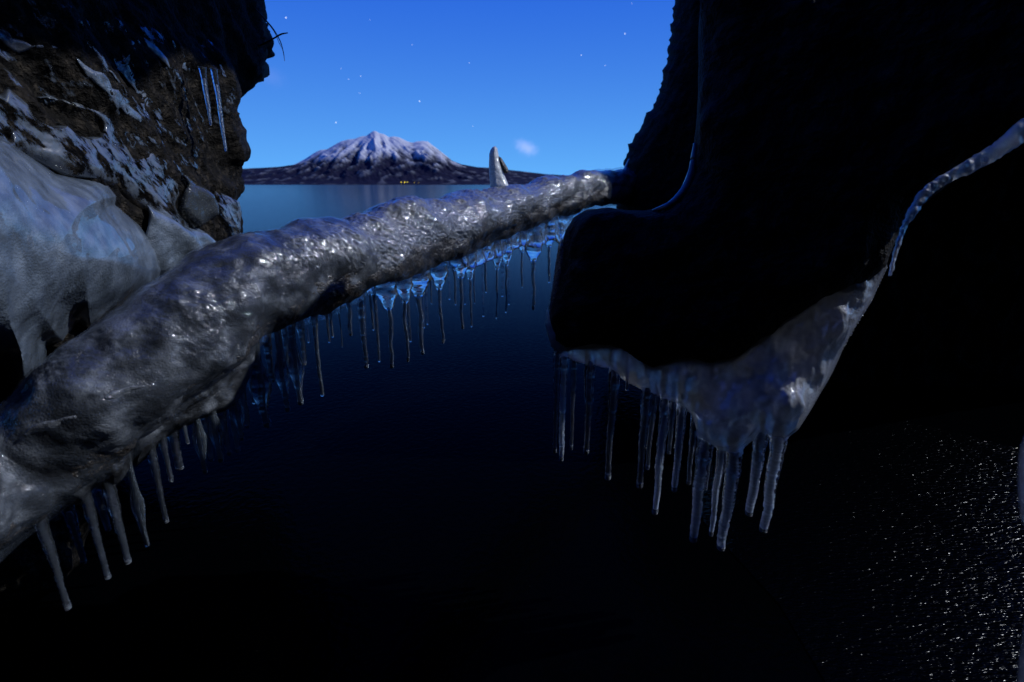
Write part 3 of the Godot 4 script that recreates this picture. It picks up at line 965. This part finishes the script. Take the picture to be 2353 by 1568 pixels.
func icicles() -> void:
	var near := [
		[94, 1194, 1402, 22, "rib", 0.0, "longest ribbed icicle"], [165, 1200, 1297, 20, "rib", 0.35, "faint short icicle hanging further back"],
		[197, 1141, 1331, 22, "rib", 0.0, "long ribbed icicle"], [233, 1160, 1222, 22, "rib", 0.2, "short stubby icicle half hidden behind its neighbours"],
		[250, 1119, 1297, 24, "rib", 0.0, "long ribbed icicle"], [296, 1074, 1257, 29, "blade", 0.0, "long glassy icicle widest below its middle"],
		[347, 1040, 1203, 18, "rib", 0.0, "slim ribbed icicle"], [371, 1006, 1109, 17, "rib", 0.0, "short ribbed icicle"],
		[394, 987, 1081, 28, "rib", 0.02, "thick short icicle"], [422, 969, 1021, 14, "rib", 0.0, "very short icicle"],
		[446, 942, 1088, 30, "blade", 0.0, "broad glassy icicle"], [465, 948, 1062, 20, "rib", 0.05, "ribbed icicle squeezed between broader ones"],
		[484, 931, 1064, 32, "blade", 0.0, "glassy icicle with a bulb at mid length"], [507, 931, 1046, 20, "rib", 0.02, "ribbed icicle"],
		[524, 900, 1040, 18, "rib", 0.05, "thin ribbed icicle"], [537, 905, 1014, 30, "blade", 0.0, "broad clear icicle"], [552, 880, 985, 22, "rib", 0.03, "ribbed icicle at the cluster's right end"]]
	var mid := [
		[585, 788, 983, 46, "blade", 0.0, "wide clear icicle swelling like a bottle"], [566, 815, 930, 24, "blade", 0.06, "slim clear icicle behind the widest"], [612, 780, 880, 20, "rib", 0.04, "short ribbed icicle"], [636, 767, 948, 32, "blade", 0.0, "clear flat icicle"], [652, 755, 850, 16, "rib", 0.05, "slim icicle between two flat ones"], [669, 752, 932, 34, "blade", 0.0, "clear flat icicle with a pointed foot"],
		[690, 745, 840, 18, "rib", 0.03, "slim ribbed icicle"], [705, 752, 789, 7, "thin", 0.0, "tiny thin icicle"], [720, 734, 912, 28, "funnel", 0.0, "funnel topped long thin icicle"], [751, 732, 789, 9, "thin", 0.0, "short thin icicle"], [760, 722, 777, 18, "funnel", 0.0, "small funnel shaped icicle"], [778, 712, 800, 14, "leaf", 0.03, "small leaf shaped icicle"]]
	var leaf := [
		[799, 690, 773, 44, "leaf", 0.0, "bright blue leaf shaped icicle"], [829, 700, 848, 16, "rib", 0.0, "long slim ribbed icicle"], [850, 668, 760, 26, "leaf", 0.0, "small blue leaf shaped icicle"], [861, 690, 833, 11, "thin", 0.0, "long thin icicle"],
		[888, 655, 847, 44, "leaf", 0.0, "large blue leaf shaped icicle on a long stem"], [925, 636, 833, 38, "leaf", 0.0, "blue leaf shaped icicle with a bright edge"], [936, 670, 787, 9, "thin", 0.05, "thin icicle"], [958, 622, 816, 50, "leaf", 0.0, "broadest blue leaf shaped icicle"],
		[969, 640, 755, 7, "thin", 0.05, "hair thin icicle"], [977, 630, 747, 7, "thin", 0.05, "hair thin icicle"], [988, 620, 700, 16, "leaf", 0.03, "small leaf shaped icicle"], [1009, 612, 790, 34, "leaf", 0.0, "long leaf topped icicle"]]
	var far := [
		[1030, 600, 690, 7, "thin", 0.05, "hair thin icicle"], [1043, 604, 702, 22, "leaf", 0.0, "small leaf shaped icicle"], [1057, 588, 758, 34, "leaf", 0.0, "long leaf topped icicle"], [1066, 600, 701, 6, "thin", 0.05, "hair thin icicle"], [1079, 596, 753, 24, "leaf", 0.0, "long slender leaf topped icicle"],
		[1088, 600, 699, 14, "leaf", 0.02, "short leaf topped icicle"], [1108, 580, 729, 7, "thin", 0.05, "hair thin icicle"], [1115, 576, 674, 24, "leaf", 0.0, "short pale leaf shaped icicle"], [1141, 568, 734, 22, "leaf", 0.0, "long leaf topped icicle"], [1154, 580, 683, 8, "thin", 0.05, "thin icicle"],
		[1163, 562, 720, 24, "leaf", 0.0, "long leaf topped icicle"], [1169, 578, 702, 7, "thin", 0.05, "thin icicle"], [1199, 552, 662, 20, "leaf", 0.0, "pale leaf topped icicle set apart"], [1226, 545, 714, 36, "leaf", 0.0, "broad pale icicle with a long thread"], [1262, 535, 651, 28, "leaf", 0.0, "pale blue icicle"], [1286, 540, 600, 14, "leaf", 0.0, "small icicle beside the overhang"]]
	var right := [
		[1281, 805, 1042, 14, "rib", 0.0, "slim dark icicle"], [1297, 815, 1061, 22, "taper", 0.0, "long dark icicle"], [1320, 830, 1035, 15, "rib", 0.05, "slim dark icicle"], [1357, 830, 1045, 21, "rib", 0.0, "dark ribbed icicle standing apart"], [1413, 840, 1103, 24, "rib", 0.0, "long wavy dark icicle standing apart"], [1442, 876, 899, 11, "thin", 0.0, "tiny stub of an icicle"],
		[1488, 890, 1122, 23, "rib", 0.0, "long ribbed icicle"], [1503, 900, 1080, 17, "rib", 0.06, "slim icicle behind its neighbour"], [1531, 905, 1184, 27, "taper", 0.0, "very long icicle with a glinting foot"], [1549, 915, 1045, 15, "rib", 0.05, "short slim icicle"], [1571, 915, 1132, 25, "taper", 0.0, "long glinting icicle"], [1597, 970, 1115, 17, "rib", 0.04, "short ribbed icicle"],
		[1621, 1005, 1245, 36, "taper", 0.0, "thick long icicle"], [1636, 1010, 1128, 13, "rib", 0.05, "short slim icicle"], [1659, 1030, 1232, 21, "taper", 0.03, "slim long icicle"], [1689, 1033, 1267, 38, "taper", 0.0, "longest thick icicle"], [1752, 985, 1188, 34, "taper", 0.0, "thick glinting icicle"], [1791, 1000, 1225, 36, "taper", 0.0, "thick bright icicle, rightmost"]]
	var sd := 100
	for set_ in [[near, "under the log's near end", "icicles under the near end of the log"], [mid, "under the log left of centre", "clear icicles under the log left of centre"], [leaf, "under the log's middle", "blue icicles under the middle of the log"], [far, "under the log's far end", "icicles under the far end of the log"], [right, "below the right overhang", "icicles below the right overhang"]]:
		var k := 0
		for q in set_[0]:
			sd += 1
			var d: float = mass_depth(q[0], q[1]) + 0.14 if set_[0] == right else log_depth(q[0])
			icicle(q, d + q[5], sd, "%s, %s from left %s" % [q[6], ORD[k], set_[1]], set_[2])
			k += 1
	icicle([472, 204, 289, 11, "taper"], 2.15, 300, "left of two thin icicles hanging high on the left cliff", "icicles on the left cliff")
	icicle([498, 206, 350, 11, "taper"], 2.2, 301, "longer right one of two thin icicles high on the left cliff", "icicles on the left cliff")

func _ready() -> void:
	for a in [[n_big, 31, 1.0, 4], [n_mid, 32, 1.0, 3], [n_ridge, 33, 1.0, 4], [n_cell, 34, 1.0, 1], [n_soft, 31, 1.0, 2]]:
		a[0].seed = a[1]
		a[0].frequency = a[2]
		a[0].noise_type = FastNoiseLite.TYPE_SIMPLEX_SMOOTH
		a[0].fractal_octaves = a[3]
	n_ridge.fractal_type = FastNoiseLite.FRACTAL_RIDGED
	n_cell.noise_type = FastNoiseLite.TYPE_CELLULAR
	n_cell.fractal_type = FastNoiseLite.FRACTAL_NONE
	light_and_lens()
	materials()
	for g in [["shore_glow", Color(1.0, 0.9, 0.2), 1.6], ["star_glow", Color(0.85, 0.9, 1.0), 1.4]]:
		var m := StandardMaterial3D.new()
		m.resource_name = g[0]
		m.albedo_color = Color.BLACK
		m.emission_enabled = true
		m.emission = g[1]
		m.emission_energy_multiplier = g[2]
		M[g[0]] = m
	water_and_mountains()
	stars()
	left_cliff()
	print("cliff ", Time.get_ticks_msec())
	right_rocks()
	print("right ", Time.get_ticks_msec())
	frozen_log()
	print("log ", Time.get_ticks_msec())
	icicles()
	print("icicles ", Time.get_ticks_msec())
